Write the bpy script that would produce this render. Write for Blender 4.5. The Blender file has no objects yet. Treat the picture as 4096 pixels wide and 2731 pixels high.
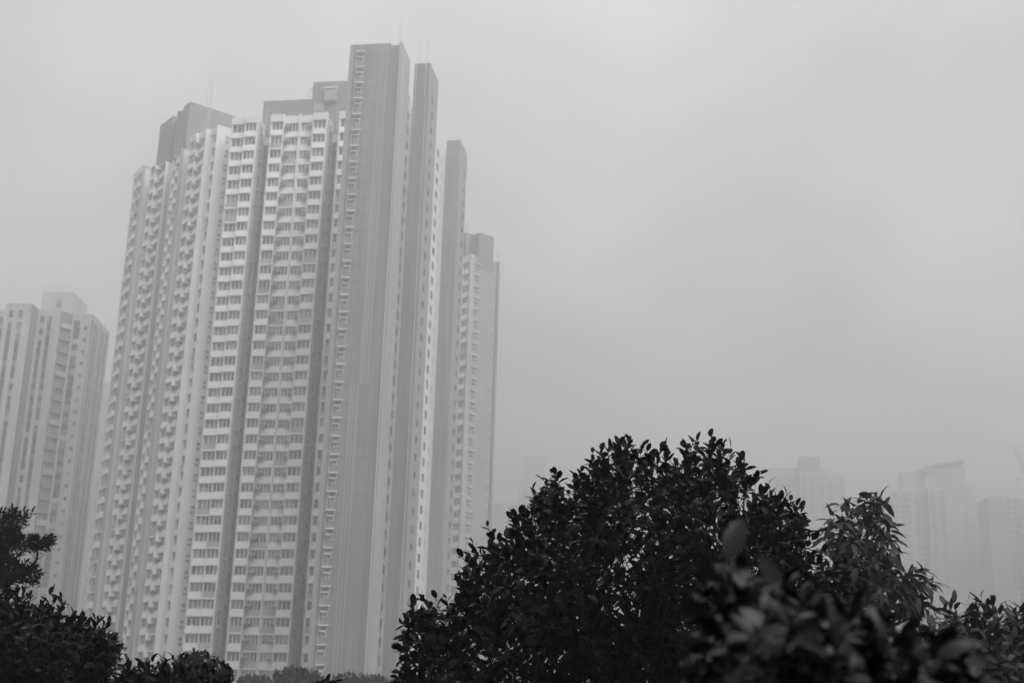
import bpy, math, random
import numpy as np
from mathutils import Matrix, Vector
random.seed(7)
sc = bpy.context.scene
R = math.radians

# ------------------------------------------------------------------ camera
F_PX, PITCH, ROLL, YAW = 5356.3, 0.283626, 0.02899, -0.158455
EYE = 1.6
cp, sp_ = math.cos(PITCH), math.sin(PITCH)
cr, sr = math.cos(ROLL), math.sin(ROLL)
M0 = np.array([[1, 0, 0], [0, sp_, -cp], [0, cp, sp_]])
MC = np.array([[cr, -sr, 0], [sr, cr, 0], [0, 0, 1]]) @ M0      # rows: right, down, forward
cam_d = bpy.data.cameras.new('camera')
cam = bpy.data.objects.new('camera', cam_d)
sc.collection.objects.link(cam)
cam.matrix_world = Matrix(((MC[0][0], -MC[1][0], -MC[2][0], 0), (MC[0][1], -MC[1][1], -MC[2][1], 0),
                           (MC[0][2], -MC[1][2], -MC[2][2], EYE), (0, 0, 0, 1)))
cam_d.sensor_width = 36
cam_d.lens = F_PX / 4096 * 36
cam_d.clip_start, cam_d.clip_end = 0.1, 5000
cam_d.dof.use_dof = True
cam_d.dof.focus_distance = 8.3
cam_d.dof.aperture_fstop = 4.8
sc.camera = cam

# ------------------------------------------------------------------ light and exposure
SUN_EL, SUN_AZ = 50, 140            # azimuth measured from +Y towards +X
w = bpy.data.worlds.new('World'); sc.world = w; w.use_nodes = True
nt = w.node_tree; nt.nodes.clear()
def N(nt, t, **k):
    n = nt.nodes.new(t)
    for a, v in k.items(): setattr(n, a, v)
    return n
out = N(nt, 'ShaderNodeOutputWorld'); bg = N(nt, 'ShaderNodeBackground')
sky = N(nt, 'ShaderNodeTexSky', sky_type='NISHITA', sun_disc=False, sun_elevation=R(SUN_EL), sun_rotation=R(SUN_AZ),
        air_density=1.0, dust_density=4.0, ozone_density=1.0)
bw = N(nt, 'ShaderNodeRGBToBW')
tc = N(nt, 'ShaderNodeTexCoord'); sep = N(nt, 'ShaderNodeSeparateXYZ')
grad = N(nt, 'ShaderNodeMapRange'); grad.inputs[1].default_value = 0; grad.inputs[2].default_value = 1
grad.inputs[3].default_value = .08; grad.inputs[4].default_value = 2.0     # overcast: brighter towards the zenith
noi = N(nt, 'ShaderNodeTexNoise'); noi.inputs['Scale'].default_value = 3.0; noi.inputs['Detail'].default_value = 3
nr = N(nt, 'ShaderNodeMapRange'); nr.inputs[1].default_value = .3; nr.inputs[2].default_value = .7
nr.inputs[3].default_value = .78; nr.inputs[4].default_value = 1.24
m1 = N(nt, 'ShaderNodeMath', operation='MULTIPLY'); m2 = N(nt, 'ShaderNodeMath', operation='MULTIPLY')
# the cloud deck evens the clear-sky brightness out: half texture, half flat
ev = N(nt, 'ShaderNodeMath', operation='MULTIPLY_ADD'); ev.inputs[1].default_value = .25; ev.inputs[2].default_value = 2.0
L = nt.links.new
zz = N(nt, 'ShaderNodeMath', operation='POWER'); zz.inputs[1].default_value = 0.35; zc = N(nt, 'ShaderNodeClamp')
L(tc.outputs['Generated'], sep.inputs[0]); L(sep.outputs['Z'], zc.inputs[0]); L(zc.outputs[0], zz.inputs[0]); L(zz.outputs[0], grad.inputs[0]); L(tc.outputs['Generated'], noi.inputs['Vector'])
L(noi.outputs[0], nr.inputs[0]); L(sky.outputs[0], bw.inputs[0]); L(bw.outputs[0], ev.inputs[0])
L(ev.outputs[0], m1.inputs[0]); L(grad.outputs[0], m1.inputs[1]); L(m1.outputs[0], m2.inputs[0]); L(nr.outputs[0], m2.inputs[1])
L(m2.outputs[0], bg.inputs[0]); bg.inputs[1].default_value = 0.12
L(bg.outputs[0], out.inputs[0])
sd = bpy.data.lights.new('sun', 'SUN'); sd.energy = 1.2; sd.angle = R(40); sd.color = (1, 1, 1)
sun = bpy.data.objects.new('sun', sd); sc.collection.objects.link(sun)
sun.rotation_euler = Vector((math.sin(R(SUN_AZ)) * math.cos(R(SUN_EL)), math.cos(R(SUN_AZ)) * math.cos(R(SUN_EL)), math.sin(R(SUN_EL)))).to_track_quat('Z', 'Y').to_euler()
vs = sc.view_settings; vs.view_transform = 'Standard'; vs.look = 'None'; vs.gamma = 1; vs.exposure = .76
cy = sc.cycles
cy.max_bounces = 8; cy.diffuse_bounces = 2; cy.glossy_bounces = 2; cy.transmission_bounces = 2; cy.volume_bounces = 4
cy.transparent_max_bounces = 8
cy.use_denoising = True
cy.caustics_reflective = False; cy.caustics_refractive = False

# ------------------------------------------------------------------ materials
def mat(name, col, rough=.8, spec=.5, var=0, vscale=1.0, streak=0, cells=None, bump=0):
    m = bpy.data.materials.new(name); m.use_nodes = True
    t = m.node_tree; b = t.nodes['Principled BSDF']
    b.inputs['Base Color'].default_value = (col, col, col, 1)
    b.inputs['Roughness'].default_value = rough
    b.inputs['Specular IOR Level'].default_value = spec
    geo = N(t, 'ShaderNodeNewGeometry')
    cur = None
    def mul(a, lo, hi, f0=.3, f1=.7):
        nonlocal cur
        mr = N(t, 'ShaderNodeMapRange'); mr.inputs[1].default_value = f0; mr.inputs[2].default_value = f1
        mr.inputs[3].default_value = lo; mr.inputs[4].default_value = hi
        t.links.new(a, mr.inputs[0])
        if cur is None:
            k = N(t, 'ShaderNodeMath', operation='MULTIPLY'); k.inputs[0].default_value = col; t.links.new(mr.outputs[0], k.inputs[1])
        else:
            k = N(t, 'ShaderNodeMath', operation='MULTIPLY'); t.links.new(cur, k.inputs[0]); t.links.new(mr.outputs[0], k.inputs[1])
        cur = k.outputs[0]
    if var:
        n = N(t, 'ShaderNodeTexNoise'); n.inputs['Scale'].default_value = vscale; n.inputs['Detail'].default_value = 4
        t.links.new(geo.outputs['Position'], n.inputs['Vector']); mul(n.outputs[0], 1 - var, 1 + var)
    if streak:   # rain streaks running down the paint
        mp = N(t, 'ShaderNodeMapping'); mp.inputs['Scale'].default_value = (1.6, 1.6, .045)
        n = N(t, 'ShaderNodeTexNoise'); n.inputs['Scale'].default_value = 1; n.inputs['Detail'].default_value = 5
        t.links.new(geo.outputs['Position'], mp.inputs[0]); t.links.new(mp.outputs[0], n.inputs['Vector']); mul(n.outputs[0], 1 - streak, 1 + streak * .5)
    if cells:
        mp = N(t, 'ShaderNodeMapping'); mp.inputs['Scale'].default_value = cells
        n = N(t, 'ShaderNodeTexVoronoi'); n.inputs['Scale'].default_value = 1
        t.links.new(geo.outputs['Position'], mp.inputs[0]); t.links.new(mp.outputs[0], n.inputs['Vector'])
        s = N(t, 'ShaderNodeRGBToBW'); t.links.new(n.outputs['Color'], s.inputs[0]); mul(s.outputs[0], .3, 3.6, .2, .9)
    if cur is not None: t.links.new(cur, b.inputs['Base Color'])
    if bump:
        n = N(t, 'ShaderNodeTexNoise'); n.inputs['Scale'].default_value = bump; n.inputs['Detail'].default_value = 4
        t.links.new(geo.outputs['Position'], n.inputs['Vector'])
        bp = N(t, 'ShaderNodeBump'); bp.inputs['Strength'].default_value = .4; bp.inputs['Distance'].default_value = .05
        t.links.new(n.outputs[0], bp.inputs['Height']); t.links.new(bp.outputs[0], b.inputs['Normal'])
    return m
WHITE = mat('white_paint', .79, .7, var=.05, vscale=.15, streak=.07)
OFF = mat('well_paint', .55, .8, var=.10, vscale=.3, streak=.15)
GREY = mat('grey_paint', .25, .8, var=.08, vscale=.12, streak=.28)
LGREY = mat('light_grey_paint', .33, .8, var=.05, vscale=.12, streak=.10)
STRIPE = mat('pale_stripe_paint', .36, .8, streak=.12)
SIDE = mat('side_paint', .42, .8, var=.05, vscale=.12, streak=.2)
PENT = mat('penthouse_paint', .23, .8, var=.06, vscale=.2, streak=.12)
PANEL = mat('dark_panel', .42, .6, var=.2, vscale=.3)
GLASS = mat('window_glass', .095, .15, .6, cells=(.61, .61, .36))
FRAME = mat('window_frame', .8, .5)
DFRAME = mat('dark_window_frame', .12, .5)
PIPE = mat('pipe_paint', .55, .5)
LEDGE = mat('ledge_paint', .8, .6, streak=.05)
ACM = mat('air_conditioner', .16, .5)
JOINT = mat('joint', .12, .9)
ESTATE = mat('estate_wall', .50, .85, var=.07, vscale=.1, streak=.14)
ESTD = mat('estate_grey', .11, .85, var=.07, vscale=.1, streak=.14)
FARW = mat('far_wall', .42, .85, var=.05, vscale=.05, streak=.1)
FARG = mat('far_grey', .26, .85, var=.05, vscale=.05)
STEEL = mat('steel', .3, .5)
GROUND = mat('ground', .035, .95, var=.3, vscale=.2)
def leafmat(name, c, rough=.35, spec=.5): return mat(name, c, rough, spec, var=.35, vscale=9)
LEAF = leafmat('leaf_dark', .0035, .25, .045)
LEAF_NEAR = leafmat('leaf_near', .007, .26, .18)
LEAF_MID = leafmat('leaf_mid', .022, .4, .12)
LEAF_FAR = leafmat('leaf_far', .022, .6, .15)
BARK = mat('bark', .008, .9, spec=.1, var=.3, vscale=20)

# ------------------------------------------------------------------ helpers
class MB:
    def __init__(s): s.v = []; s.f = []; s.m = []
    def poly(s, pts, faces, mi=0):
        o = len(s.v); s.v.extend(pts)
        for f in faces: s.f.append([o + i for i in f]); s.m.append(mi)
    def prism(s, pl, z0, z1, mi=0):
        a = sum(pl[i][0] * pl[(i + 1) % len(pl)][1] - pl[(i + 1) % len(pl)][0] * pl[i][1] for i in range(len(pl)))
        if a < 0: pl = pl[::-1]
        n = len(pl)
        s.poly([(x, y, z0) for x, y in pl] + [(x, y, z1) for x, y in pl],
               [list(range(n))[::-1], [n + i for i in range(n)]] + [[i, (i + 1) % n, n + (i + 1) % n, n + i] for i in range(n)], mi)
    def box(s, x0, x1, y0, y1, z0, z1, mi=0): s.prism([(x0, y0), (x1, y0), (x1, y1), (x0, y1)], z0, z1, mi)
    def tube(s, a, b, r, n=5, mi=0, r2=None):
        a = Vector(a); b = Vector(b); d = (b - a)
        if d.length < 1e-6: return
        q = d.to_track_quat('Z', 'Y'); r2 = r if r2 is None else r2
        p = [tuple(a + q @ Vector((r * math.cos(6.2832 * i / n), r * math.sin(6.2832 * i / n), 0))) for i in range(n)]
        p += [tuple(b + q @ Vector((r2 * math.cos(6.2832 * i / n), r2 * math.sin(6.2832 * i / n), 0))) for i in range(n)]
        s.poly(p, [[i, (i + 1) % n, n + (i + 1) % n, n + i] for i in range(n)] + [list(range(n))[::-1], [n + i for i in range(n)]], mi)
    def mesh(s, name, mats):
        me = bpy.data.meshes.new(name); me.from_pydata(s.v, [], s.f)
        for m in (mats if isinstance(mats, (list, tuple)) else [mats]): me.materials.append(m)
        me.polygons.foreach_set('material_index', s.m); me.update()
        return me
    def build(s, name, mats, parent=None):
        o = bpy.data.objects.new(name, s.mesh(name, mats)); sc.collection.objects.link(o); o.parent = parent
        return o
def thing(name, label, cat, loc=(0, 0, 0), rz=0, group=None):
    o = bpy.data.objects.new(name, None); sc.collection.objects.link(o); o.location = loc; o.rotation_euler = (0, 0, rz)
    o['label'] = label; o['category'] = cat; o.empty_display_size = 1
    if group: o['group'] = group
    return o
class Fac:
    """A vertical facade from p0 to p1 (left to right seen from outside): s along it, d outward, z up."""
    def __init__(s, p0, p1):
        s.p0 = p0; dx, dy = p1[0] - p0[0], p1[1] - p0[1]; s.L = math.hypot(dx, dy); s.t = (dx / s.L, dy / s.L); s.n = (s.t[1], -s.t[0])
    def P(s, a, d): return (s.p0[0] + s.t[0] * a + s.n[0] * d, s.p0[1] + s.t[1] * a + s.n[1] * d)
    def box(s, mb, a0, a1, d0, d1, z0, z1, mi=0): mb.prism([s.P(a0, d0), s.P(a1, d0), s.P(a1, d1), s.P(a0, d1)], z0, z1, mi)
    def lip(s, mb, a0, a1, db, dt, d1, z0, z1, mi=0):
        """spandrel whose front leans out from dt at the top to d1 at the bottom"""
        q = [s.P(a0, db), s.P(a1, db), s.P(a1, d1), s.P(a0, d1), s.P(a1, dt), s.P(a0, dt)]
        v = [(*q[0], z0), (*q[1], z0), (*q[2], z0), (*q[3], z0), (*q[2], z0 + .16), (*q[3], z0 + .16), (*q[4], z1), (*q[5], z1), (*q[1], z1), (*q[0], z1)]
        mb.poly(v, [[0, 1, 2, 3], [3, 2, 4, 5], [5, 4, 6, 7], [7, 6, 8, 9], [9, 8, 1, 0], [0, 3, 5, 7, 9], [1, 8, 6, 4, 2]], mi)
FLOOR = 2.75
class Windows:
    """collects window placements of one building; the largest 100 become parts of their own"""
    def __init__(s, name='window', cap=100, frame=None): s.l = []; s.name = name; s.cap = cap; s.cache = {}; s.fm = frame or FRAME
    def add(s, fac, a0, a1, d, z, h, panes=3, cross=False):
        s.l.append((fac, a0, a1, d, z, h, panes, cross))
    def shape(s, wd, h, panes, cross, fr, gl, M=None, gm=1):
        M = M or (lambda x, y, z: (x, y, z))
        def bx(mb, x0, x1, y0, y1, z0, z1, mi):
            c = [M(x, y, z) for z in (z0, z1) for x, y in ((x0, y0), (x1, y0), (x1, y1), (x0, y1))]
            mb.poly(c, [[3, 2, 1, 0], [4, 5, 6, 7], [0, 1, 5, 4], [1, 2, 6, 5], [2, 3, 7, 6], [3, 0, 4, 7]], mi)
        t = .07
        bx(fr, 0, wd, -.05, .02, 0, t, 0); bx(fr, 0, wd, -.05, .02, h - t, h, 0)
        bx(fr, 0, t, -.048, .018, t, h - t, 0); bx(fr, wd - t, wd, -.048, .018, t, h - t, 0)
        for i in range(1, panes): x = wd * i / panes; bx(fr, x - .06, x + .06, -.09, .016, t, h - t, 0)
        if cross: bx(fr, t, wd - t, -.07, .014, h * .5 - .05, h * .5 + .05, 0)
        bx(gl, .02, wd - .02, .03, .05, .02, h - .02, gm)
    def build(s, root, base, yaw):
        def score(e):
            fac, a0, a1, d, z, h = e[:6]; c = fac.P((a0 + a1) / 2, d)
            wx = base[0] + c[0] * math.cos(yaw) - c[1] * math.sin(yaw); wy = base[1] + c[0] * math.sin(yaw) + c[1] * math.cos(yaw)
            D2 = wx * wx + wy * wy + z * z
            nx = fac.n[0] * math.cos(yaw) - fac.n[1] * math.sin(yaw); ny = fac.n[0] * math.sin(yaw) + fac.n[1] * math.cos(yaw)
            q = MC @ np.array([wx, wy, z - EYE]); px = (q[0] / q[2] * F_PX + 2048) / 4; py = (q[1] / q[2] * F_PX + 1365) / 4
            low = py > 640 or px < 0
            return 0 if low else (a1 - a0) * h * max(0, -(nx * wx + ny * wy) / math.sqrt(D2)) / D2
        l = sorted(s.l, key=score, reverse=True)
        for i, e in enumerate(l[:s.cap]):
            fac, a0, a1, d, z, h, panes, cross = e
            k = (round(a1 - a0, 2), round(h, 2), panes, cross)
            if k not in s.cache:
                fr, gl = MB(), MB(); s.shape(k[0], k[1], panes, cross, fr, gl, gm=0)
                s.cache[k] = (fr.mesh(s.name, s.fm), gl.mesh('pane', GLASS))
            o = bpy.data.objects.new(s.name, s.cache[k][0]); g = bpy.data.objects.new('pane', s.cache[k][1])
            sc.collection.objects.link(o); sc.collection.objects.link(g); o.parent = root; g.parent = o
            c = fac.P(a0, d); o.location = (c[0], c[1], z); o.rotation_euler = (0, 0, math.atan2(fac.t[1], fac.t[0]))
        if len(l) > s.cap:
            mb = MB()
            for fac, a0, a1, d, z, h, panes, cross in l[s.cap:]:
                s.shape(a1 - a0, h, panes, cross, mb, mb, lambda x, y, zz, fac=fac, a0=a0, d=d, z=z: (*fac.P(a0 + x, d - y), z + zz))
            o = mb.build(s.name, [s.fm, GLASS], root); o['kind'] = 'stuff'
class Repeats:
    """one shared mesh copied as parts, the ones past the cap merged"""
    def __init__(s, name, mb, mats, cap=100): s.n = name; s.mb = mb; s.mats = mats; s.l = []; s.cap = cap
    def add(s, fac, a, d, z): s.l.append((fac, a, d, z))
    def build(s, root):
        me = s.mb.mesh(s.n, s.mats); l = sorted(s.l, key=lambda e: e[3])
        for fac, a, d, z in l[:s.cap]:
            o = bpy.data.objects.new(s.n, me); sc.collection.objects.link(o); o.parent = root
            c = fac.P(a, d); o.location = (c[0], c[1], z); o.rotation_euler = (0, 0, math.atan2(fac.t[1], fac.t[0]))
        if len(l) > s.cap:
            mb = MB()
            for fac, a, d, z in l[s.cap:]:
                o0 = len(mb.v)
                mb.v.extend([(*fac.P(a + x, d - y), z + zz) for x, y, zz in s.mb.v])
                mb.f.extend([[o0 + i for i in f] for f in s.mb.f]); mb.m.extend(s.mb.m)
            o = mb.build(s.n, s.mats, root); o['kind'] = 'stuff'

def plan_world(u, v, yaw=YAW): return (u * math.cos(yaw) - v * math.sin(yaw), u * math.sin(yaw) + v * math.cos(yaw))

# ------------------------------------------------------------------ setting
g = MB(); g.box(-850, 850, -60, 1090, -.5, 0); go = g.build('ground', GROUND); go['kind'] = 'structure'; go['label'] = 'dark ground below the trees and towers'

# ------------------------------------------------------------------ the main tower
U0, V0 = -75.0, 212.0
bx_, by_ = plan_world(U0, V0)
tower = thing('apartment_tower', 'tallest pale apartment tower with grey slabs and rows of bay windows', 'apartment tower', (bx_, by_, 0), YAW)
H = 106.2; ZT = H + EYE
def q(u, v): return (u - U0, v - V0)
TH = R(138); E1 = (math.cos(TH), math.sin(TH)); NN = (-math.sin(TH), math.cos(TH))
def wq(a, b): return q(-88.6 + E1[0] * a + NN[0] * b, 217.0 + E1[1] * a + NN[1] * b)
wall = MB()      # white wings
MW = [WHITE, OFF, PANEL, SIDE]
win = Windows(); rnd = random.Random(3)
NF = 39
def bay(p0, p1, zt=ZT, jl=.22, jr=.22, panes=3, nf=NF, dark=.09, head=1.45, parapet=True, winl=None, h=1.5):
    f = Fac(p0, p1)
    a0, a1 = jl, f.L - jr
    if parapet: f.box(wall, 0, f.L, -.6, 0, zt - head, zt)
    else: f.box(wall, 0, f.L, -.6, .02, zt - head, zt - head + .16)
    for k in range(nf):
        zl = zt - head - FLOOR * k
        if zl < 3: break
        mi = 2 if rnd.random() < dark + .25 * (k / nf) ** 2 else 0
        f.lip(wall, a0, a1, -.5, -.26, 0, zl - FLOOR, zl - h, 0)
        if mi: f.box(wall, a0 + .02, a1 - .02, -.3, -.03, zl - FLOOR + .28, zl - h + .02, 2)
        wa, wb = winl or (a0, a1)
        win.add(f, wa, wb, -.42, zl - h, h, panes)
    zb = 0
    if jl: f.box(wall, 0, a0, -.5, -.10, zb, zt - head)
    if jr: f.box(wall, a1, f.L, -.5, -.10, zb, zt - head)
    return f
def solid(pts, z0=0, z1=ZT - .4, mi=0): wall.prism(pts, z0, z1, mi)

# wing A: two bays
solid([q(-86.75, 213.15), q(-84.1, 213.15), q(-84.1, 212.66), q(-81.75, 212.66), q(-81.75, 224), q(-86.75, 224)])
bay(q(-86.85, 212.6), q(-84.2, 212.6), jl=.2, jr=.0)
bay(q(-84.2, 212.1), q(-81.7, 212.1), jl=.12, jr=.3)
# wing B: four bays and a pier
solid([q(-79.2, 212.68), q(-76.85, 212.68), q(-76.85, 213.56), q(-71.35, 213.56), q(-71.35, 212.68), q(-68.8, 212.68), q(-68.8, 224), q(-79.2, 224)])
bay(q(-79.3, 212.1), q(-76.8, 212.1), jl=.24, jr=.16)
bay(q(-76.8, 213.0), q(-74.2, 213.0), jl=.05, jr=.12, panes=4)
bay(q(-74.0, 213.0), q(-71.4, 213.0), jl=.2, jr=.05, panes=4)
bay(q(-71.4, 212.1), q(-68.7, 212.1), jl=.16, jr=.28)
wall.box(*[c for c in (q(-74.22, 0)[0], q(-73.98, 0)[0])], 212.85 - V0, 213.4 - V0, 0, ZT + .35)
# parapet upstands that stand behind the bays
for u0, u1, vv in ((-79.28, -76.82, 212.7), (-71.38, -68.72, 212.7), (-84.1, -81.72, 212.7)):
    wall.box(u0 - U0, u1 - U0, vv - V0, vv + .3 - V0, ZT - .6, ZT + .02)
# wing C beside the grey slab
solid([q(-66.4, 212.88), q(-58.5, 212.88), q(-58.5, 224), q(-66.4, 224)])
bay(q(-66.5, 212.0), q(-64.4, 212.0), jl=.3, jr=.3, panes=2)
bay(q(-64.4, 212.3), q(-59.5, 212.3), jl=.1, jr=.2, panes=4)
# service wells between the wings (right-hand sides grey, back wall)
for u0, u1 in ((-81.7, -79.3), (-68.7, -66.5)):
    wall.box(u0 - .06 - U0, u0 + .05 - U0, 212.75 - V0, 220.5 - V0, 0, ZT - 1.0, 1)
    wall.box(u0 - .05 - U0, u1 + .05 - U0, 219.5 - V0, 221 - V0, 0, ZT - 3.2, 1)
    wall.box(u0 + .05 - U0, u1 - U0, 215.2 - V0, 215.5 - V0, ZT - 4.6, ZT - 3.0, 0)
    f = Fac((u0 + .05 - U0, 212.75 - V0), (u0 + .05 - U0, 219.5 - V0))
    for k in range(NF - 1):
        zl = ZT - 1.6 - FLOOR * k
        if zl < 4: break
        win.add(f, .7, 1.9, .03, zl - 1.2, 1.15, 1); win.add(f, 3.3, 4.8, .03, zl - 1.5, 1.2, 1)
        f.box(wall, .9, 2.0, 0, .35, zl - 1.42, zl - 1.30, 0)
        fb = Fac((u0 + .1 - U0, 219.5 - V0), (u1 - U0, 219.5 - V0))
        win.add(fb, .5, 1.6, .03, zl - 1.5, 1.3, 2)
solid([q(-88.5, 219), q(-50.6, 219), q(-50.6, 236), q(-88.5, 236)], 0, ZT - .5)
# left wing, turned 48 degrees: (a, b) along / outward
solid([wq(-.1, -12), wq(.38, 1.95), wq(3.2, 1.95), wq(3.2, -12)], 0, ZT - .3)
solid([wq(3.3, -12), wq(3.3, 2.8), wq(6.3, 2.8), wq(6.3, 3.4), wq(8.7, 3.4), wq(8.7, -12)], 0, ZT - .35)
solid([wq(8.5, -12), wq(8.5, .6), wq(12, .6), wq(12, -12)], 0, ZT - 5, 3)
solid([wq(11.7, -12), wq(11.7, 3.6), wq(15.5, 3.5), wq(15.5, -12)], 0, ZT - 1.5)
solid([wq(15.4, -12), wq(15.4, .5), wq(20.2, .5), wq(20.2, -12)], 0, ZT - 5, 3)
solid([wq(19.9, -12), wq(19.9, 2.95), wq(22.9, 2.95), wq(22.9, 3.75), wq(25.2, 3.75), wq(25.2, -12)], 0, ZT - 1.5)
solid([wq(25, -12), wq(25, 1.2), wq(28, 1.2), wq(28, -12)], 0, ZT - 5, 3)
solid([wq(27.75, -12), wq(27.75, 4.25), wq(33.1, 3.85), wq(33.1, -12)], 0, ZT - .4)
wb = lambda a1, b1, a0, b0, **k: bay(wq(a1, b1), wq(a0, b0), **k)
# corner column next to wing A
wb(3.25, 2.5, .45, 2.5, jl=1.0, jr=.08, panes=2, dark=.03)
f = Fac(wq(.4, 2.62), wq(-.05, -6)); f.box(wall, 0, f.L, -.3, 0, 0, ZT)
for k in range(NF):
    zl = ZT - 1.7 - FLOOR * k
    if zl > 4:
        win.add(f, 1.75, 2.55, .03, zl - .65, .6, 1); win.add(f, 1.75, 2.5, .03, zl - 1.5, .5, 1)
wb(6.2, 3.35, 3.35, 3.35, jl=.1, jr=.12)
f = Fac(wq(3.33, 3.4), wq(3.33, 2.0)); f.box(wall, 0, f.L, -.35, 0, 0, ZT)
wb(8.85, 4.0, 6.25, 3.95, jl=.2, jr=.25)
f = Fac(wq(6.22, 3.85), wq(6.22, 3.0)); f.box(wall, 0, f.L, -.3, 0, 0, ZT)
wb(13.6, 4.2, 11.75, 4.2, jl=.05, jr=.12, parapet=False)
wb(15.4, 4.1, 13.7, 4.1, jl=.3, jr=.4, panes=1, parapet=False, zt=ZT - 1.0)
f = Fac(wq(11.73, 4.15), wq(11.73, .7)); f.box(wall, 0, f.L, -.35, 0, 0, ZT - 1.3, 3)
wb(22.7, 3.55, 19.85, 3.55, jl=.05, jr=.12, parapet=False)
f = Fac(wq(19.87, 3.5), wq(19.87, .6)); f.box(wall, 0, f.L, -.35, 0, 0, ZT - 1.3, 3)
wb(25.25, 4.3, 22.95, 4.3, jl=.3, jr=.12, parapet=False)
f = Fac(wq(22.92, 4.15), wq(22.92, 3.1)); f.box(wall, 0, f.L, -.3, 0, 0, ZT - 1.4)
wb(30.3, 4.8, 27.8, 4.8, jl=.1, jr=.12, panes=2)
wb(33.1, 4.4, 30.35, 4.45, jl=.8, jr=.12, panes=2, zt=ZT, head=1.45)
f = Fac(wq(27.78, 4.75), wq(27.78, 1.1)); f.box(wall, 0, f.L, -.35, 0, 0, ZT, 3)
# return sides of the columns seen edge-on are greyer paint
f = Fac(wq(3.335, 3.3), wq(3.335, 2.0))
# white flank behind the first grey slab, with recessed windows
FL = Fac(q(-51.6, 195.3), q(-51.6, 206.2))
solid([q(-57, 195), q(-51.92, 195), q(-51.92, 206.1), q(-57, 206.1)], 0, ZT - .4)
FL.box(wall, 9.1, FL.L, -.3, 0, 0, ZT)
for k in range(NF):
    z = ZT - 2.1 - FLOOR * k
    FL.box(wall, 7.5, 9.1, -.3, -.002, z - FLOOR, z - 1.45)
    if z > 4: win.add(FL, 7.52, 9.08, -.12, z - 1.45, 1.45, 2)
FL.box(wall, 7.5, 9.1, -.3, 0, ZT - 2.1, ZT); FL.box(wall, 0, 7.5, -.3, 0, 0, ZT)
flw = Windows('flank_window', frame=DFRAME)
F2 = Fac(q(-50.4, 206.2), q(-50.4, 236))
solid([q(-58, 206), q(-50.72, 206), q(-50.72, 236), q(-58, 236)], 0, ZT - .4)
cols = [(8.6, 10.2), (15.4, 17.3), (19.6, 21.4)]
e = [0] + [x for c in cols for x in c] + [F2.L]
for i in range(0, len(e), 2): F2.box(wall, e[i], e[i + 1], -.32, 0, 0, ZT)
for a0, a1 in cols:
    F2.box(wall, a0, a1, -.32, -.002, ZT - 3.4 + 0.0, ZT)
    for k in range(NF):
        z = ZT - 3.4 - FLOOR * k
        if z < 4: break
        F2.box(wall, a0, a1, -.32, -.002, z - FLOOR, z - 1.5); flw.add(F2, a0, a1, -.11, z - 1.5, 1.5, 1)
wall.box(-50.45 - U0, -49.62 - U0, 226.25 - V0, 232.5 - V0, 0, ZT - 1.5, 0)
wall.build('wing_wall', MW, tower); flw.build(tower, (bx_, by_), YAW)

# air conditioners on their ledges at the inner corners
acm = MB(); acm.box(0, 1.0, -.7, -.02, 0, .09, 0); acm.box(.1, .85, -.5, -.1, -.60, -.12, 1)
acs = Repeats('air_conditioner', acm, [LEDGE, ACM])
fi = Fac(q(-76.78, 213.0), q(-74.2, 213.0)); fo = Fac(q(-74, 213.0), q(-71.42, 213.0))
fw1 = Fac(wq(6.2, 3.95), wq(6.2, 3.0)); fw2 = Fac(wq(22.9, 4.2), wq(22.9, 3.2))
for k in range(NF - 1):
    z = ZT - 1.45 - FLOOR * k - .85
    if z < 4: break
    for ff, a in ((fi, .02), (fo, fo.L - 1.02), (fw1, -.02), (fw2, .02)): acs.add(ff, a, 0, z)
acs.build(tower)

# grey stair slab at the front
slab = MB()
MS = [GREY, LGREY, STRIPE, SIDE, JOINT, GLASS]
slab.prism([q(-58.1, 188.62), q(-49.55, 188.62), q(-49.55, 194.8), q(-58.1, 194.8)], 0, ZT - .45, 0)
ft = Fac(q(-58.1, 188.6), q(-49.5, 188.6)); u = lambda x: x + 58.1
ft.box(slab, u(-58.1), u(-57.42), -.4, .06, 0, ZT + .02, 1)
ft.box(slab, u(-57.42), u(-51.3), -.4, 0, 0, ZT, 0)
ft.box(slab, u(-51.3), u(-49.62), -.9, -.35, 0, ZT - .35, 0)
ft.box(slab, u(-49.62), u(-49.5), -.9, 0, 0, ZT + .15, 3)
for x0, x1 in ((-52.98, -52.78), (-52.48, -52.28), (-51.98, -51.74)):
    ft.box(slab, u(x0), u(x1), -.1, .012, 50.9, ZT - .02, 2)
for x0, x1 in ((-54.47, -54.27), (-53.96, -53.76), (-53.42, -53.20)):
    ft.box(slab, u(x0), u(x1), -.1, .012, 0, 50.9, 2)
for k in range(NF):
    z = ZT - 2.05 - FLOOR * k
    if z < 3: break
    ft.box(slab, u(-57.42), u(-51.3), -.1, .006, z - .04, z + .04, 4)
fs = Fac(q(-49.5, 188.6), q(-49.5, 194.7)); fs.box(slab, 0, fs.L, -.3, .001, 0, ZT, 3)
for k in range(NF):
    z = ZT - 2.05 - FLOOR * k
    if z > 3: fs.box(slab, .1, fs.L, -.1, .006, z - .02, z + .02, 0)
slab.build('stair_slab', MS, tower)
cn = MB(); cn.box(0, 1.36, -.62, .02, 0, .16)
can = Repeats('canopy', cn, LEDGE); cn2 = MB(); cn2.box(0, .86, -.45, .02, 0, .12)
can2 = Repeats('ledge', cn2, LEDGE)
lat = Windows('lattice_window'); lou = Windows('louvre_window')
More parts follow.
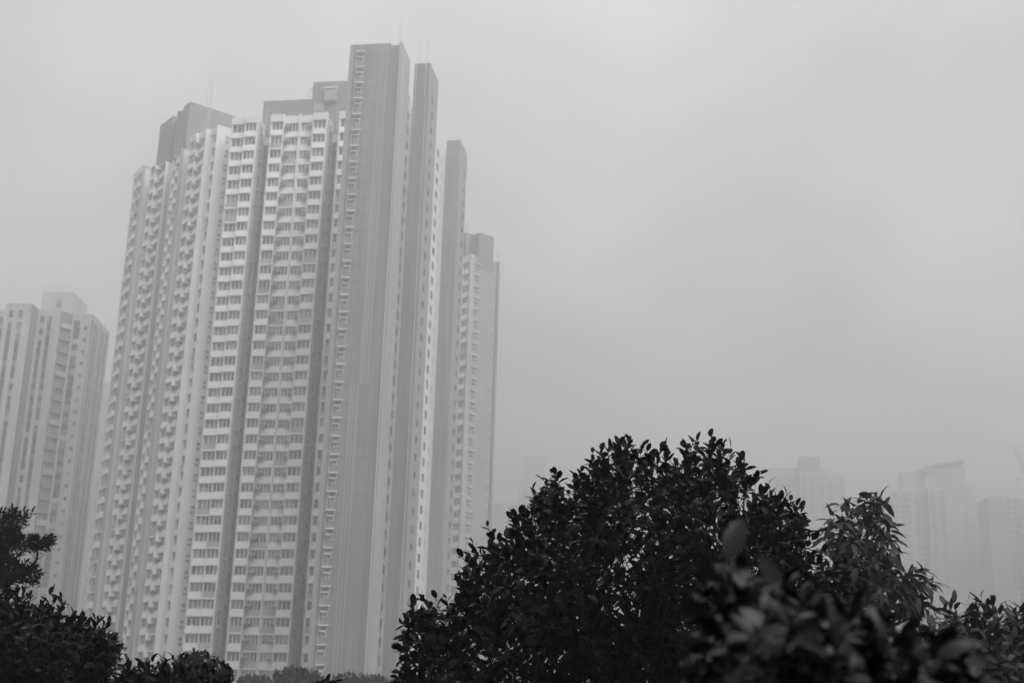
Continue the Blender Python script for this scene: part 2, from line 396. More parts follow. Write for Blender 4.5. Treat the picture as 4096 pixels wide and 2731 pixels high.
for k in range(NF):
    z = H * .9858 + EYE - FLOOR * k
    if z < 4: break
    can.add(ft, u(-56.82), 0, z - .12); can2.add(ft, u(-56.66), 0, z - .95)
    lou.add(ft, u(-56.74), u(-55.6), .0, z - .80, .66, 1); lou.add(ft, u(-56.5), u(-55.75), .0, z - 1.6, .6, 1)
    lat.add(ft, u(-50.95), u(-49.78), -.30, z - 2.0 - .15, 1.12, 2, True)
can.build(tower); can2.build(tower)
lat.build(tower, (bx_, by_), YAW); lou.build(tower, (bx_, by_), YAW)

def slabbox(name, u0, u1, v0, v1, z, front=GREY, side=LGREY):
    m = MB(); m.prism([q(u0, v0 + .02), q(u1 - .02, v0 + .02), q(u1 - .02, v1), q(u0, v1)], 0, z - .4, 0)
    f = Fac(q(u0, v0), q(u1, v0)); f.box(m, 0, f.L - .15, -.3, 0, 0, z, 0); f.box(m, f.L - .15, f.L, -.3, .03, 0, z + .12, 1)
    f2 = Fac(q(u1, v0 + .3), q(u1, v1)); f2.box(m, 0, f2.L, -.3, 0, 0, z, 1)
    for k in range(0, NF):
        zz = z - 2.0 - FLOOR * k
        if zz > 3: f2.box(m, 0, f2.L, -.1, .006, zz - .02, zz + .02, 0)
    m.build(name, [front, side], tower); return f, f2
fa, fb2 = slabbox('fin_wall', -49.0, -46.35, 195.85, 202.5, ZT)
fc, fd = slabbox('fin_wall', -49.6, -46.95, 226.0, 232.7, ZT)
sw = Windows('slot_window', frame=DFRAME)
for k in range(1, NF):
    z = ZT - 2.0 - FLOOR * k
    if z > 4: sw.add(fb2, 2.0, 2.9, .04, z - 1.3, 1.1, 1); sw.add(fd, 3.6, 4.6, .04, z - 1.3, 1.1, 1)
sw.build(tower, (bx_, by_), YAW)
win.build(tower, (bx_, by_), YAW)

# penthouses
def onb(x, y, b):
    r = MC.T @ np.array([(x - 2048) / F_PX, (y - 1365.5) / F_PX, 1.0]); d = np.array([r[0] * math.cos(YAW) + r[1] * math.sin(YAW), -r[0] * math.sin(YAW) + r[1] * math.cos(YAW)])
    O = np.array([-88.6, 217.0]); n = np.array(NN); t = (O @ n + b) / (d @ n); return float((d * t - O) @ np.array(E1)), float(r[2] * t) + EYE
ph = MB()
ph.prism([wq(30.6, 1), wq(25.7, 1), wq(25.7, -9), wq(30.6, -9)], ZT - 6, 118.7)
ph.prism([wq(25.7, .95), wq(25.4, .95), wq(25.4, -9), wq(25.7, -9)], ZT - 6, 119.1)
ph.prism([wq(25.4, .1), wq(22.8, .1), wq(22.8, -9), wq(25.4, -9)], ZT - 6, 117.9)
ph.prism([wq(22.8, 1), wq(22.4, 1), wq(22.4, -9), wq(22.8, -9)], ZT - 6, 119.1)
ph.prism([wq(22.4, .9), wq(20.7, .9), wq(20.7, -9), wq(22.4, -9)], ZT - 6, 118.7)
ph.prism([wq(20.75, .6), wq(18.2, .6), wq(18.2, -11), wq(20.75, -11)], ZT - 6, 119.65)
fp = Fac(wq(18.18, .6), wq(18.18, -10.4)); fp.box(ph, 5.4, 8.3, -.3, -.0, ZT, ZT + 7.5, 1)
fp.box(ph, 0, 5.4, -.3, .12, ZT, 119.67, 0); fp.box(ph, 8.3, fp.L, -.3, .12, ZT, 119.67, 0); fp.box(ph, 5.4, 8.3, -.3, .12, ZT + 7.5, 119.67, 0)
ph.build('penthouse', [PENT, GREY], tower)
ph = MB()
ph.prism([q(-82.4, 216), q(-72.9, 216), q(-72.9, 225), q(-82.4, 225)], ZT - 6, 112.5)
ph.prism([q(-73.1, 215.9), q(-66, 215.9), q(-66, 226), q(-73.1, 226)], ZT - 6, 115.85)
fp = Fac(q(-73.1, 215.9), q(-66, 215.9)); 
fp.box(ph, .5, 2.45, -.05, .012, 111.6, 113.0, 1); fp.box(ph, .5, 2.4, -.05, .012, 110.1, 111.5, 2)
fp.box(ph, 2.55, 4.7, -.05, .9, 111.7, 113.9, 2); fp.box(ph, 2.4, 4.9, -.05, 1.1, 114.05, 114.25, 3)
ph.build('penthouse', [PENT, GREY, SIDE, LEDGE], tower)
# a stair rail at the roof step
rl = MB()
for i in range(4): rl.tube((*q(-74.4 + i * .35, 215.7), 112.5), (*q(-73.4 + i * .12, 215.7), 114.6), .05)
rl.build('roof_ladder', PIPE, tower)

# rooftop rods
def rod(p, z0, z1, r=.05):
    m = MB(); m.tube((0, 0, 0), (0, 0, z1 - z0), r, 6); o = m.build('lightning_rod', PIPE, tower); o.location = (*p, z0)
for p, z0, z1 in ((wq(6.1, 2.5), ZT - 1, 119.4), (wq(5.0, 2.5), ZT - 1, 118.9), (wq(4.3, 2.5), ZT - 1, 118.4), (wq(30.5, .9), 117, 121.3),
                  (q(-84.9, 213), ZT - 1, 109.8), (q(-80.7, 213.4), ZT - 4, 109.6), (q(-67.2, 213.2), ZT - 4, 109.6), (q(-50.0, 188.9), ZT - 1, 112.0),
                  (q(-48.3, 196.1), ZT - 1, 112), (q(-46.9, 196.1), ZT - 1, 112.2), (q(-46.6, 230), ZT - 1, 111.5)): rod(p, z0, z1)
# drainpipes
def pipe(fac, a, z0, z1, r=.055, br=True, n='drainpipe'):
    m = MB(); m.tube((*fac.P(a, .14), z0), (*fac.P(a, .14), z1), r, 6)
    if br:
        z = z1 - 1.5
        while z > z0: fac.box(m, a - .16, a + .1, -.02, .2, z, z + .1); z -= FLOOR
    m.build(n, PIPE, tower)
pipe(ft, u(-49.72), 0, ZT + .2, .09, False); pipe(ft, u(-56.9), 0, ZT - 1.6, .05, False)
pipe(fa, 2.15, 0, ZT - 5.8, .06); pipe(fa, 1.95, ZT - 5.8, ZT + .2, .06, False); pipe(fa, .35, ZT - 12, ZT + .2, .06, False)
pipe(FL, 10.4, 0, ZT - 3, .06)
for u0 in (-81.65, -68.65):
    f = Fac((u0 + .06 - U0, 212.75 - V0), (u0 + .06 - U0, 219.5 - V0))
    for a, r in ((2.3, .07), (2.75, .05), (5.2, .08), (5.6, .05)): pipe(f, a, 0, ZT - 2, r, True)
# T3 top pipe rails between the flank and the third fin
tr = MB()
for i in range(4): tr.tube((*q(-51.2, 226.3), 104.6 + i * .45), (*q(-49.4, 226.3), 104.7 + i * .45), .05)
tr.build('roof_rail', PIPE, tower)

# ------------------------------------------------------------------ second tower behind, on the right
U2, V2 = -56.2, 287.4
b2x, b2y = plan_world(U2, V2)
t2 = thing('apartment_tower', 'grey apartment tower rising directly behind the right edge of the tallest tower', 'apartment tower', (b2x, b2y, 0), YAW)
def w2(a, b): return (E1[0] * a + NN[0] * b, E1[1] * a + NN[1] * b)   # a leftwards, b towards the viewer
m = MB(); win2 = Windows()
m.prism([w2(.7, -.45), w2(14, -.45), w2(14, -8.5), w2(.7, -8.5)], 0, ZT - .3, 4)
f = Fac(w2(3.2, 0), w2(0, 0))
f.box(m, 0, f.L, -.6, 0, ZT - 1.9, ZT)
for k in range(NF):
    z = ZT - 1.9 - FLOOR * k
    if z < 4: break
    f.lip(m, .3, f.L - .35, -.5, -.2, 0, z - FLOOR, z - 1.5, 1 if rnd.random() < .15 else 0); win2.add(f, .3, f.L - .35, -.35, z - 1.5, 1.5, 3)
f.box(m, 0, .3, -.5, -.05, 0, ZT - 1.9); f.box(m, f.L - .35, f.L, -.5, -.05, 0, ZT - 1.9)
f = Fac(w2(-.02, 0), w2(-.02, -8.7)); f.box(m, 0, 1.42, -.5, 0, 0, ZT - .05, 2); f.box(m, 1.42, 6.65, -.5, -.06, 0, ZT - .1, 3); f.box(m, 6.65, 8.7, -.5, -.45, 0, ZT - .3, 3)
f.box(m, 6.65, 8.1, -.9, -.42, 0, ZT - .2, 3); f.box(m, 8.1, 8.75, -.9, .0, 0, ZT + .15, 4)
m.build('wing_wall', [WHITE, PANEL, SIDE, LGREY, GREY], t2)
can3 = Repeats('canopy', cn, LEDGE); can4 = Repeats('ledge', cn2, LEDGE)
for k in range(NF):
    z = ZT - 2.2 - FLOOR * k
    if z < 4: break
    can3.add(f, 1.46, -.05, z); can4.add(f, 1.75, -.05, z - .95); win2.add(f, 1.6, 2.6, -.04, z - .85, .75, 1); win2.add(f, 7.1, 7.7, -.4, z - 1.1, .9, 1)
can3.build(t2); can4.build(t2)
win2.build(t2, (b2x, b2y), YAW)
m = MB(); m.prism([w2(8, -.7), w2(3, -.7), w2(3, -8.6), w2(8, -8.6)], ZT - 3, 114.15)
m.prism([w2(3.1, -2.3), w2(.0, -2.3), w2(.0, -6.62), w2(3.1, -6.62)], ZT - 3, 113.65)
m.build('penthouse', PENT, t2)
for p, z1 in ((w2(3.0, -1.2), 117.5), (w2(.4, -8.6), 110.5)):
    m = MB(); m.tube((0, 0, 0), (0, 0, z1 - ZT + 1), .1, 6); o = m.build('lightning_rod', PIPE, t2); o.location = (*p, ZT - 1)

# ------------------------------------------------------------------ older block on the left
S_ = 86 / 70; ZE = 86 + EYE
est = thing('apartment_block', 'older pale block with dark vertical strips of windows, cut by the left frame edge', 'apartment block', (-95, 285, 0))
def e_(x, y): return (x + 95, y - 285)
m = MB(); we = Windows(frame=DFRAME)
def eblock(x0, x1, y0, y1, z, cols, mi=0, side=0):
    m.prism([e_(x0, y0 + .3), e_(x1 - .02, y0 + .3), e_(x1 - .02, y1), e_(x0, y1)], 0, z - .5, mi)
    f = Fac(e_(x0, y0), e_(x1, y0)); ed = [0] + [c for cc in cols for c in cc] + [f.L]
    for i in range(0, len(ed), 2): f.box(m, ed[i], ed[i + 1], -.32, 0, 0, z, mi)
    for c0, c1 in cols:
        f.box(m, c0, c1, -.32, -.003, z - 1.6, z, mi)
        k = 0
        while z - 1.6 - 2.7 * (k + 1) > 2:
            zz = z - 1.6 - 2.7 * k
            f.box(m, c0, c1, -.32, -.12, zz - 2.7, zz - 1.6, 1 if rnd.random() < .8 else 2); we.add(f, c0, c1, -.26, zz - 1.45, 1.42, 1); k += 1
    fs_ = Fac(e_(x1, y0), e_(x1, y1)); fs_.box(m, .02, fs_.L, -.3, 0, 0, z, side)
    return f, fs_
eblock(-118, -109.7, 281.8, 296, ZE, [(2, 3.0), (5.2, 6.2)])
eblock(-109.6, -103.9, 276.7, 296, ZE, [(.9, 1.85), (2.9, 3.85)], side=3)
f, fs_ = eblock(-104.1, -98.8, 280.6, 296, ZE, [(.8, 1.7), (2.5, 3.4)])
we2 = Windows()
fdg = Fac(e_(-98.75, 281.2), e_(-97.0, 283.2)); fdg.box(m, 0, fdg.L, -.5, -.3, 0, ZE, 3)
k = 0
while ZE - 2.2 - 2.7 * (k + 1) > 2:
    z = ZE - 2.2 - 2.7 * k; fdg.box(m, .1, fdg.L - .1, -.5, .05, z - 1.5, z - .5, 3 if k % 4 else 2); fdg.box(m, .0, fdg.L, -.5, .3, z - 1.6, z - 1.5, 0); k += 1
eblock(-97.1, -92.7, 283.0, 289, ZE, [(.5, 1.9)])
fsm = Fac(e_(-97.1, 283.0), e_(-92.7, 283.0)); k = 0
while ZE - 3.5 - 2.7 * (k + 1) > 2:
    we.add(fsm, 2.9, 3.5, .04, ZE - 3.6 - 2.7 * k, .7, 1); k += 1
fe = Fac(e_(-92.7, 283.2), e_(-92.7, 289)); k = 0
while ZE - 3.5 - 2.7 * (k + 1) > 2:
    we.add(fe, 1.6, 2.6, .04, ZE - 3.4 - 2.7 * k, 1.6, 1); we.add(fe, 3.4, 4.6, .04, ZE - 3.4 - 2.7 * k, 1.6, 1); k += 1
eblock(-94, -92.5, 289, 296, ZE - .4, [])
fe = Fac(e_(-92.5, 289.2), e_(-92.5, 296)); k = 0
while ZE - 3.5 - 2.7 * (k + 1) > 2:
    we.add(fe, 1.0, 2.2, .04, ZE - 3.4 - 2.7 * k, 1.7, 1); we.add(fe, 3.9, 5.1, .04, ZE - 3.4 - 2.7 * k, 1.7, 1); k += 1
# dark recessed strips and pipes on the receding side
for fx, y0_, strips in ((-92.7, 283.2, ((1.5, 2.7), (3.3, 4.7))), (-92.5, 289.2, ((.9, 2.3), (3.8, 5.2)))):
    fe = Fac(e_(fx, y0_), e_(fx, y0_ + 6))
    for a, b in strips: fe.box(m, a, b, -.1, .03, 0, ZE - 1.6, 3)
    for a in (.4, 3.0): m.tube((*fe.P(a, .12), 0), (*fe.P(a, .12), ZE - 1), .08)
m.build('wing_wall', [ESTATE, ESTD, PANEL, GREY], est)
we.build(est, (-95, 285), 0)
m = MB(); m.box(*[e_(x, 0)[0] for x in (-105.5, -98.5)], *[e_(0, y)[1] for y in (286, 296)], ZE - 2, ZE + 5.9); m.box(e_(-102, 0)[0], e_(-101, 0)[0], e_(0, 285.9)[1], e_(0, 286.1)[1], ZE + 2.2, ZE + 3.8, 1)
m.build('penthouse', [ESTATE, GLASS], est)
m = MB()
cor = [e_(-105.4, 286.1), e_(-98.6, 286.1), e_(-98.6, 295.9), e_(-105.4, 295.9)]
for i in range(4):
    a, b = cor[i], cor[(i + 1) % 4]
    for zz in (ZE + 6.5, ZE + 7.1): m.tube((*a, zz), (*b, zz), .04)
    for j in range(5): t = j / 5; p = (a[0] + (b[0] - a[0]) * t, a[1] + (b[1] - a[1]) * t); m.tube((*p, ZE + 5.9), (*p, ZE + 7.1), .04)
m.build('roof_rail', PIPE, est)
# low neighbour peeping out between the block and the tall tower
nb = thing('apartment_block', 'narrow sliver of a lower pale block between the older block and the tallest tower', 'apartment block', (-112, 362, 0))
m = MB(); m.box(-6, 3.3, 0, 14, 0, 91, 0); m.box(-5.8, 3.1, .2, 13.8, 91, 91.8, 0); m.build('wall', ESTATE, nb)
wn = Windows(); f = Fac((-6, 0), (3.3, 0))
for k in range(26):
    for a in (6.2, 8.0): wn.add(f, a, a + .9, .04, 86 - 2.9 * k, 1.3, 1)
wn.build(nb, (-112, 362), 0)

# ------------------------------------------------------------------ towers lost in the haze
FS = 1.12
def far_tower(label, x, y, rz, vols, facs, rods=(), extra=None, group='towers fading into the haze'):
    t = thing('apartment_tower', label, 'apartment tower', (x * FS, y * FS, 0), rz, group); t.scale = (FS, FS, FS)
    m = MB(); wn = Windows(frame=DFRAME)
    for i, (x0, x1, y0, y1, z, mi) in enumerate(vols): m.box(x0, x1, y0, y1, 0, z, mi)
    for (p0, p1, z, cols, wdt, gap, hh) in facs:
        f = Fac(p0, p1); k = 0
        while z - 2.55 * (k + 1) > 30:
            zz = z - 2.55 * k - 1.9
            for c in cols: wn.add(f, c, c + wdt, .05, zz, hh, 2)
            f.box(m, cols[0] - .3, cols[-1] + wdt + .3, -.1, .35, zz - .25, zz - .1, 0); k += 1
    m.build('wall', [FARW, FARG], t); wn.build(t, (x, y), rz)
    return t
Y = 580
far_tower('faint low block just right of the tall grey tower edge, above the bush shoulder', -1, Y, 0,
          [(-16, 6, 0, 16, 97.5, 0), (6.05, 20, -3, 14, 106.5, 0), (7.5, 17.5, 0, 12, 118, 0), (20.05, 33, 1, 16, 104, 0)],
          [((-16, 0), (6, 0), 96.5, [2, 7, 12, 17], 3.2, 1, 1.4), ((6.05, -3), (20, -3), 103, [1.2, 5.2, 9.6], 2.4, 1, 1.4)])
far_tower('faint roof block showing above the left shoulder of the big bush', 36, Y + 30, 0,
          [(-6, 22, 0, 16, 116, 0), (-2, 14, 1, 14, 120, 0)], [((-6, 0), (22, 0), 113, [2, 8, 14, 20], 3, 1, 1.4)])
far_tower('faint stepped tower in haze between the big bush and the drooping tree', 131, Y, R(-8),
          [(-17, -2, 2, 16, 117, 0), (-3, 6, -1, 14, 121.5, 1), (-3.2, 8.5, -3, 12, 115, 0), (8.55, 16.5, 0, 14, 114, 0)],
          [((-17, 2), (-2, 2), 113, [3, 7.5], 3.4, 1, 1.4), ((-3.2, -3), (8.5, -3), 113.5, [1.0, 4.2, 8.6], 1.5, 1, 1.4), ((8.55, 0), (16.5, 0), 112, [1.0, 5.6], 1.2, 1, 1.6)])
t5 = far_tower('hazy tower with a swept curved roof canopy, right of the drooping tree', 190, Y, R(-6),
          [(-25, -12.2, 0, 16, 108, 0), (-12.15, -6.2, 1.5, 16, 108.5, 0), (-6.15, 9, -1.5, 16, 109.5, 0), (9.05, 14.5, 1, 16, 112, 0), (14.55, 18.5, 3, 16, 104, 0), (-6.4, 11, 2, 14, 118.5, 0), (-16, -6.5, 3, 13, 117, 0)],
          [((-25, 0), (-12.2, 0), 107.5, [2.4, 7.4], 4.0, 1, 1.4), ((-12.15, 1.5), (-6.2, 1.5), 107.3, [1.0, 3.2], 1.6, 1, 1.4),
           ((-6.15, -1.5), (9, -1.5), 108.5, [1.0, 5.0], 1.8, 1, 1.4)])
m = MB()
for i in range(12):
    a, b = i / 12, (i + 1) / 12; za, zb = (117.6 + 3.6 * math.sin(a * 1.5)), (117.6 + 3.6 * math.sin(b * 1.5)); xa, xb = -8 + 19 * a, -8 + 19 * b
    m.poly([(xa, 0, za), (xb, 0, zb), (xb, 14, zb), (xa, 14, za), (xa, 0, za + .8), (xb, 0, zb + .8), (xb, 14, zb + .8), (xa, 14, za + .8)],
           [[3, 2, 1, 0], [4, 5, 6, 7], [0, 1, 5, 4], [2, 3, 7, 6], [1, 2, 6, 5], [3, 0, 4, 7]])
m.box(-7.5, -3.5, -.2, 2, 116.5, 118.2); m.build('roof_canopy', FARG, t5)
m = MB(); m.box(9.1, 10.4, -.4, 1.5, 0, 110); m.box(-6.9, -6.2, .4, 1.5, 0, 107); m.build('drainpipe_recess', STEEL, t5)
far_tower('hazy grey-sided slab tower at the right, left of the lowest one', 213, Y - 30, R(-4),
          [(-13.5, -7, 0, 16, 101, 1), (-6.95, -.5, 1, 16, 101.5, 0), (-.45, 4, -1, 16, 93.5, 0), (-.4, 10.5, 5, 18, 101.5, 1)],
          [((-6.95, 1), (-.5, 1), 100.5, [.9, 3.7], 2.0, 1, 1.4)])
far_tower('lowest hazy grey tower cut by the right frame edge', 226, Y - 50, R(-4),
          [(-8.5, 16, 0, 18, 89, 1), (-4, 12, 2, 14, 91, 1)], [((-8.5, 0), (16, 0), 86, [2, 7, 12, 17], 3, 1, 1.4)])
# luffing crane
cr_ = thing('tower_crane', 'faint luffing crane jib leaning in from the right frame edge', 'crane', (240 * FS, 590 * FS, 0)); cr_.scale = (FS, FS, FS)
def truss(a, b, w_, n, r=.16):
    m = MB(); a = Vector(a); b = Vector(b); d = (b - a).normalized(); s1 = d.cross(Vector((0, 1, 0))).normalized() * w_; s2 = Vector((0, 1, 0)) * w_
    cs = [s1 + s2, s1 - s2, -s1 - s2, -s1 + s2]
    for c in cs: m.tube(a + c, b + c, r)
    for i in range(n):
        p, p2 = a.lerp(b, i / n), a.lerp(b, (i + 1) / n)
        for j in range(4): m.tube(p + cs[j], p2 + cs[(j + 1) % 4], r * .6); m.tube(p + cs[j], p + cs[(j + 1) % 4], r * .6)
    return m
truss((0, 0, 0), (0, 0, 92), 1.1, 34).build('mast', STEEL, cr_)
truss((0, 0, 93), (-12.3, 0, 131), .75, 20).build('jib', STEEL, cr_)
m = MB(); m.tube((-12.2, 0, 130.5), (-12.2, 0, 117), .07); m.box(-12.9, -11.5, -.5, .5, 115.2, 117); m.build('hook_block', STEEL, cr_)
m = MB(); m.box(-1.4, 6.5, -1.3, 1.3, 91.5, 94.5); m.tube((1, 0, 94), (3.5, 0, 104), .25); m.tube((3.5, 0, 104), (-8.5, 0, 120), .06); m.build('machinery_deck', STEEL, cr_)

# ------------------------------------------------------------------ foliage
DS = 4096 / 2352.0
def ray_at(px, py, Yd):
    x = (px * DS - 2048) / F_PX; y = (py * DS - 1365.5) / F_PX
    v = np.stack([x, y, np.ones_like(x)], -1) @ MC
    return v * (Yd / v[..., 1])[..., None] + np.array([0, 0, EYE])
def inpoly(px, py, poly):
    c = np.zeros(px.shape, bool); n = len(poly)
    for i in range(n):
        x1, y1 = poly[i]; x2, y2 = poly[(i + 1) % n]
        k = ((y1 > py) != (y2 > py)) & (px < (x2 - x1) * (py - y1) / (y2 - y1 + 1e-9) + x1); c ^= k
    return c
def edist(px, py, poly):
    d = np.full(px.shape, 1e9); n = len(poly)
    for i in range(n):
        a = np.array(poly[i], float); b = np.array(poly[(i + 1) % n], float); ab = b - a
        t = np.clip(((px - a[0]) * ab[0] + (py - a[1]) * ab[1]) / (ab @ ab), 0, 1)
        d = np.minimum(d, np.hypot(px - a[0] - t * ab[0], py - a[1] - t * ab[1]))
    return d
def leaves_mesh(name, P, D, U, S, W, material, curl=.25, fold=.25, smooth=True, rs=None):
    """P base, D direction, U face normal, S length, W width/length"""
    rs = rs or np.random.RandomState(1); n = len(P)
    D = D / np.linalg.norm(D, axis=1, keepdims=True)
    X = np.cross(D, U); X /= np.linalg.norm(X, axis=1, keepdims=True) + 1e-9; U = np.cross(X, D)
    prof = [(0.0, 0), (.22, .74), (.52, 1.0), (.82, .70), (1.0, 0)]
    cu = curl * (.3 + rs.rand(n) * 1.4); fo = fold * (.2 + rs.rand(n) * 1.2)
    rows = []
    for t, wd in prof:
        mid = P + D * (S * t)[:, None] - U * (S * cu * t * t)[:, None]
        if wd == 0: rows.append([mid])
        else:
            off = X * (S * W * .5 * wd)[:, None]; up = U * (S * W * .5 * wd * fo)[:, None]
            rows.append([mid, mid + off + up, mid - off + up])
    V = np.concatenate([np.stack(r, 1) for r in rows], 1)       # n,11,3
    idx = [0, 1, 4, 7, 10]   # mids
    f = []
    q3 = [(0, 2, 1), (0, 1, 3), (7, 8, 10), (9, 7, 10)]; q4 = [(1, 2, 5, 4), (3, 1, 4, 6), (4, 5, 8, 7), (6, 4, 7, 9)]
    base = np.arange(n)[:, None] * 11
    tri = (base[:, None, :] + np.array(q3)[None]).reshape(-1, 3); quad = (base[:, None, :] + np.array(q4)[None]).reshape(-1, 4)
    me = bpy.data.meshes.new(name)
    me.vertices.add(n * 11); me.vertices.foreach_set('co', V.reshape(-1).astype(np.float32))
    nl = tri.size + quad.size; me.loops.add(nl); me.loops.foreach_set('vertex_index', np.concatenate([tri.ravel(), quad.ravel()]).astype(np.int32))
    npo = len(tri) + len(quad); me.polygons.add(npo)
    ls = np.concatenate([np.arange(len(tri)) * 3, tri.size + np.arange(len(quad)) * 4])
    me.polygons.foreach_set('loop_start', ls.astype(np.int32))
    me.polygons.foreach_set('use_smooth', np.full(npo, smooth))
    me.update(calc_edges=True); me.validate(); me.materials.append(material)
    return me
def tree(name, label, cat, outline, dist, thick, n_twigs, per, leaf, wid, material, seed, twig=.14, droop=0.0, up=.6, holes=(), spread=.9,
         limb=.035, nodes=70, group=None, base=None, curl=.25, tip=.0, edge=60., dshape=.5, extra=(), shoots=0):
    rs = np.random.RandomState(seed)
    xs = [p[0] for p in outline]; ys = [p[1] for p in outline]
    px = rs.uniform(min(xs), max(xs), n_twigs * 6); py = rs.uniform(min(ys), max(ys), n_twigs * 6)
    k = inpoly(px, py, outline)
    for hx, hy, ra, rb in holes: k &= ((px - hx) / ra) ** 2 + ((py - hy) / rb) ** 2 > 1
    px, py = px[k][:n_twigs], py[k][:n_twigs]
    d = np.clip(edist(px, py, outline) / edge, .03, 1) ** dshape
    off = rs.uniform(-1, 1, len(px)) * thick * d
    T = ray_at(px, py, np.full(px.shape, float(dist)) + off)
    cx, cy_ = np.mean(px), np.mean(py); C = ray_at(np.array([cx]), np.array([cy_ + 60.]), np.array([float(dist)]))[0]
    out_ = T - C; out_ /= np.linalg.norm(out_, axis=1, keepdims=True) + 1e-6
    dirs = out_ * spread + rs.normal(0, .45, T.shape) + np.array([0, 0, up]); dirs /= np.linalg.norm(dirs, axis=1, keepdims=True)
    tl = twig * (.6 + .8 * rs.rand(len(T))); B = T - dirs * tl[:, None]
    if shoots:      # longer shoots that break the outline, mostly along the top
        ed_ = np.where(edist(px, py, outline) < edge * .12)[0]; ed_ = ed_[dirs[ed_, 2] > .1]
        pick = rs.choice(ed_, min(shoots, len(ed_)), replace=False); ln = twig * rs.uniform(.1, .5, len(pick))
        dirs[pick] = dirs[pick] * .5 + np.array([0, 0, .8]); dirs[pick] /= np.linalg.norm(dirs[pick], axis=1, keepdims=True)
        tl[pick] += ln; T[pick] = B[pick] + dirs[pick] * tl[pick][:, None]
    # leaves alternate up the twig
    Pn, Dn, Un, Sn = [], [], [], []
    side = np.cross(dirs, rs.normal(0, 1, T.shape)); side /= np.linalg.norm(side, axis=1, keepdims=True); side2 = np.cross(dirs, side)
    for j in range(per):
        t = (j + .6) / per; ang = j * 2.4 + rs.rand(len(T)) * .6
        rad = side * np.cos(ang)[:, None] + side2 * np.sin(ang)[:, None]
        ld = dirs * (.35 + .9 * t) + rad * (1.05 - .55 * t) + rs.normal(0, .18, T.shape) - np.array([0, 0, droop])
        keep = rs.rand(len(T)) > .12
        Pn.append((B + dirs * (tl * t)[:, None])[keep]); Dn.append(ld[keep])
        un = (dirs * .8 - rad * .3 + np.array([0, 0, .5]) + rs.normal(0, .35, T.shape))[keep]; Un.append(un)
        Sn.append((leaf * (.65 + .6 * rs.rand(len(T))) * (1.0 - .35 * max(0, t - .6)))[keep])
    P, D_, U_, S = map(np.concatenate, (Pn, Dn, Un, Sn))
    for (ex, ey), ed, es, ew in extra:
        P = np.vstack([P, ray_at(np.array([float(ex)]), np.array([float(ey)]), np.array([dist - .1]))]); D_ = np.vstack([D_, [ed]]); U_ = np.vstack([U_, [(-.5, -1, -.5)]]); S = np.append(S, es)
    gx, gy = (base if base else (C[0], C[1]))
    root = thing(name, label, cat, (gx, gy, 0), 0, group)
    me = leaves_mesh('crown', P - np.array([gx, gy, 0]), D_, U_, S, np.full(len(P), wid), material, curl=curl, rs=rs)
    o = bpy.data.objects.new('crown', me); sc.collection.objects.link(o); o.parent = root
    # limbs: greedy tree of nodes back to the foot
    mb = MB(); o_ = Vector((gx, gy, 0))
    sel = rs.choice(len(T), min(nodes, len(T)), replace=False)
    nd = [Vector((gx, gy, 0)), Vector((gx + .03, gy, C[2] * .45))]; par = [None, 0]
    Ct = Vector(C)
    cand = sorted([Vector(B[i]).lerp(Ct, .18) for i in sel], key=lambda v: (v - nd[1]).length)
    for c in cand:
        best = min(range(1, len(nd)), key=lambda i: (nd[i] - c).length + .35 * (nd[i] - nd[1]).length)
        nd.append(c); par.append(best)
    cnt = [1] * len(nd)
    for i in range(len(nd) - 1, 0, -1): cnt[par[i]] += cnt[i]
    for i in range(1, len(nd)):
        r1 = limb * (cnt[par[i]] / cnt[1]) ** .45 if par[i] else limb * 1.25; r2 = limb * (cnt[i] / cnt[1]) ** .45
        a, b = nd[par[i]] - o_, nd[i] - o_; mid = a.lerp(b, .5) + Vector(rs.normal(0, .04, 3)) * (b - a).length
        mb.tube(a, mid, r1, 6, 0, (r1 + r2) / 2); mb.tube(mid, b, (r1 + r2) / 2, 6, 0, r2)
    ndA = np.array([list(v) for v in nd[1:]]); tr_ = max(.0018, limb * .05)
    for i in range(len(T)):
        j = int(np.argmin(((ndA - B[i]) ** 2).sum(1)))
        a = ndA[j]; L_ = np.linalg.norm(a - B[i]); b = Vector(B[i]) - o_
        if L_ < twig * 5: mb.tube(Vector(a) - o_, b, tr_ * 1.8, 3, 0, tr_)
        mb.tube(b, Vector(T[i]) - o_, tr_, 3, 0, tr_ * .5)
    mb.build('trunk', BARK, root)
    return root
big = [(895, 1660), (900, 1545), (915, 1500), (900, 1470), (925, 1440), (918, 1400), (950, 1372), (1000, 1375), (1030, 1400), (1045, 1355), (1050, 1300), (1065, 1262),
       (1095, 1240), (1140, 1238), (1165, 1220), (1195, 1180), (1215, 1120), (1250, 1105), (1300, 1090), (1350, 1065), (1365, 1035), (1400, 1020),
       (1440, 1018), (1500, 1040), (1540, 1048), (1565, 1018), (1600, 1018), (1660, 1035), (1695, 1030), (1712, 1060), (1755, 1090), (1780, 1135),
       (1835, 1165), (1862, 1185), (1872, 1250), (1915, 1290), (1955, 1310), (1985, 1400), (1990, 1500), (1990, 1660)]
hol = [(1385, 1290, 30, 26), (1480, 1225, 14, 10), (1250, 1375, 14, 8), (1600, 1180, 16, 8), (1330, 1240, 12, 14), (1440, 1375, 14, 12), (1135, 1350, 10, 7)]
tree('big_bush', 'largest near-black bush with small oval leaves, rising in the bottom centre', 'bush', big, 8.3, 1.25, 3000, 7, .069, .57, LEAF, 11,
     twig=.14, up=.75, holes=hol, limb=.05, nodes=110, edge=150, shoots=110)
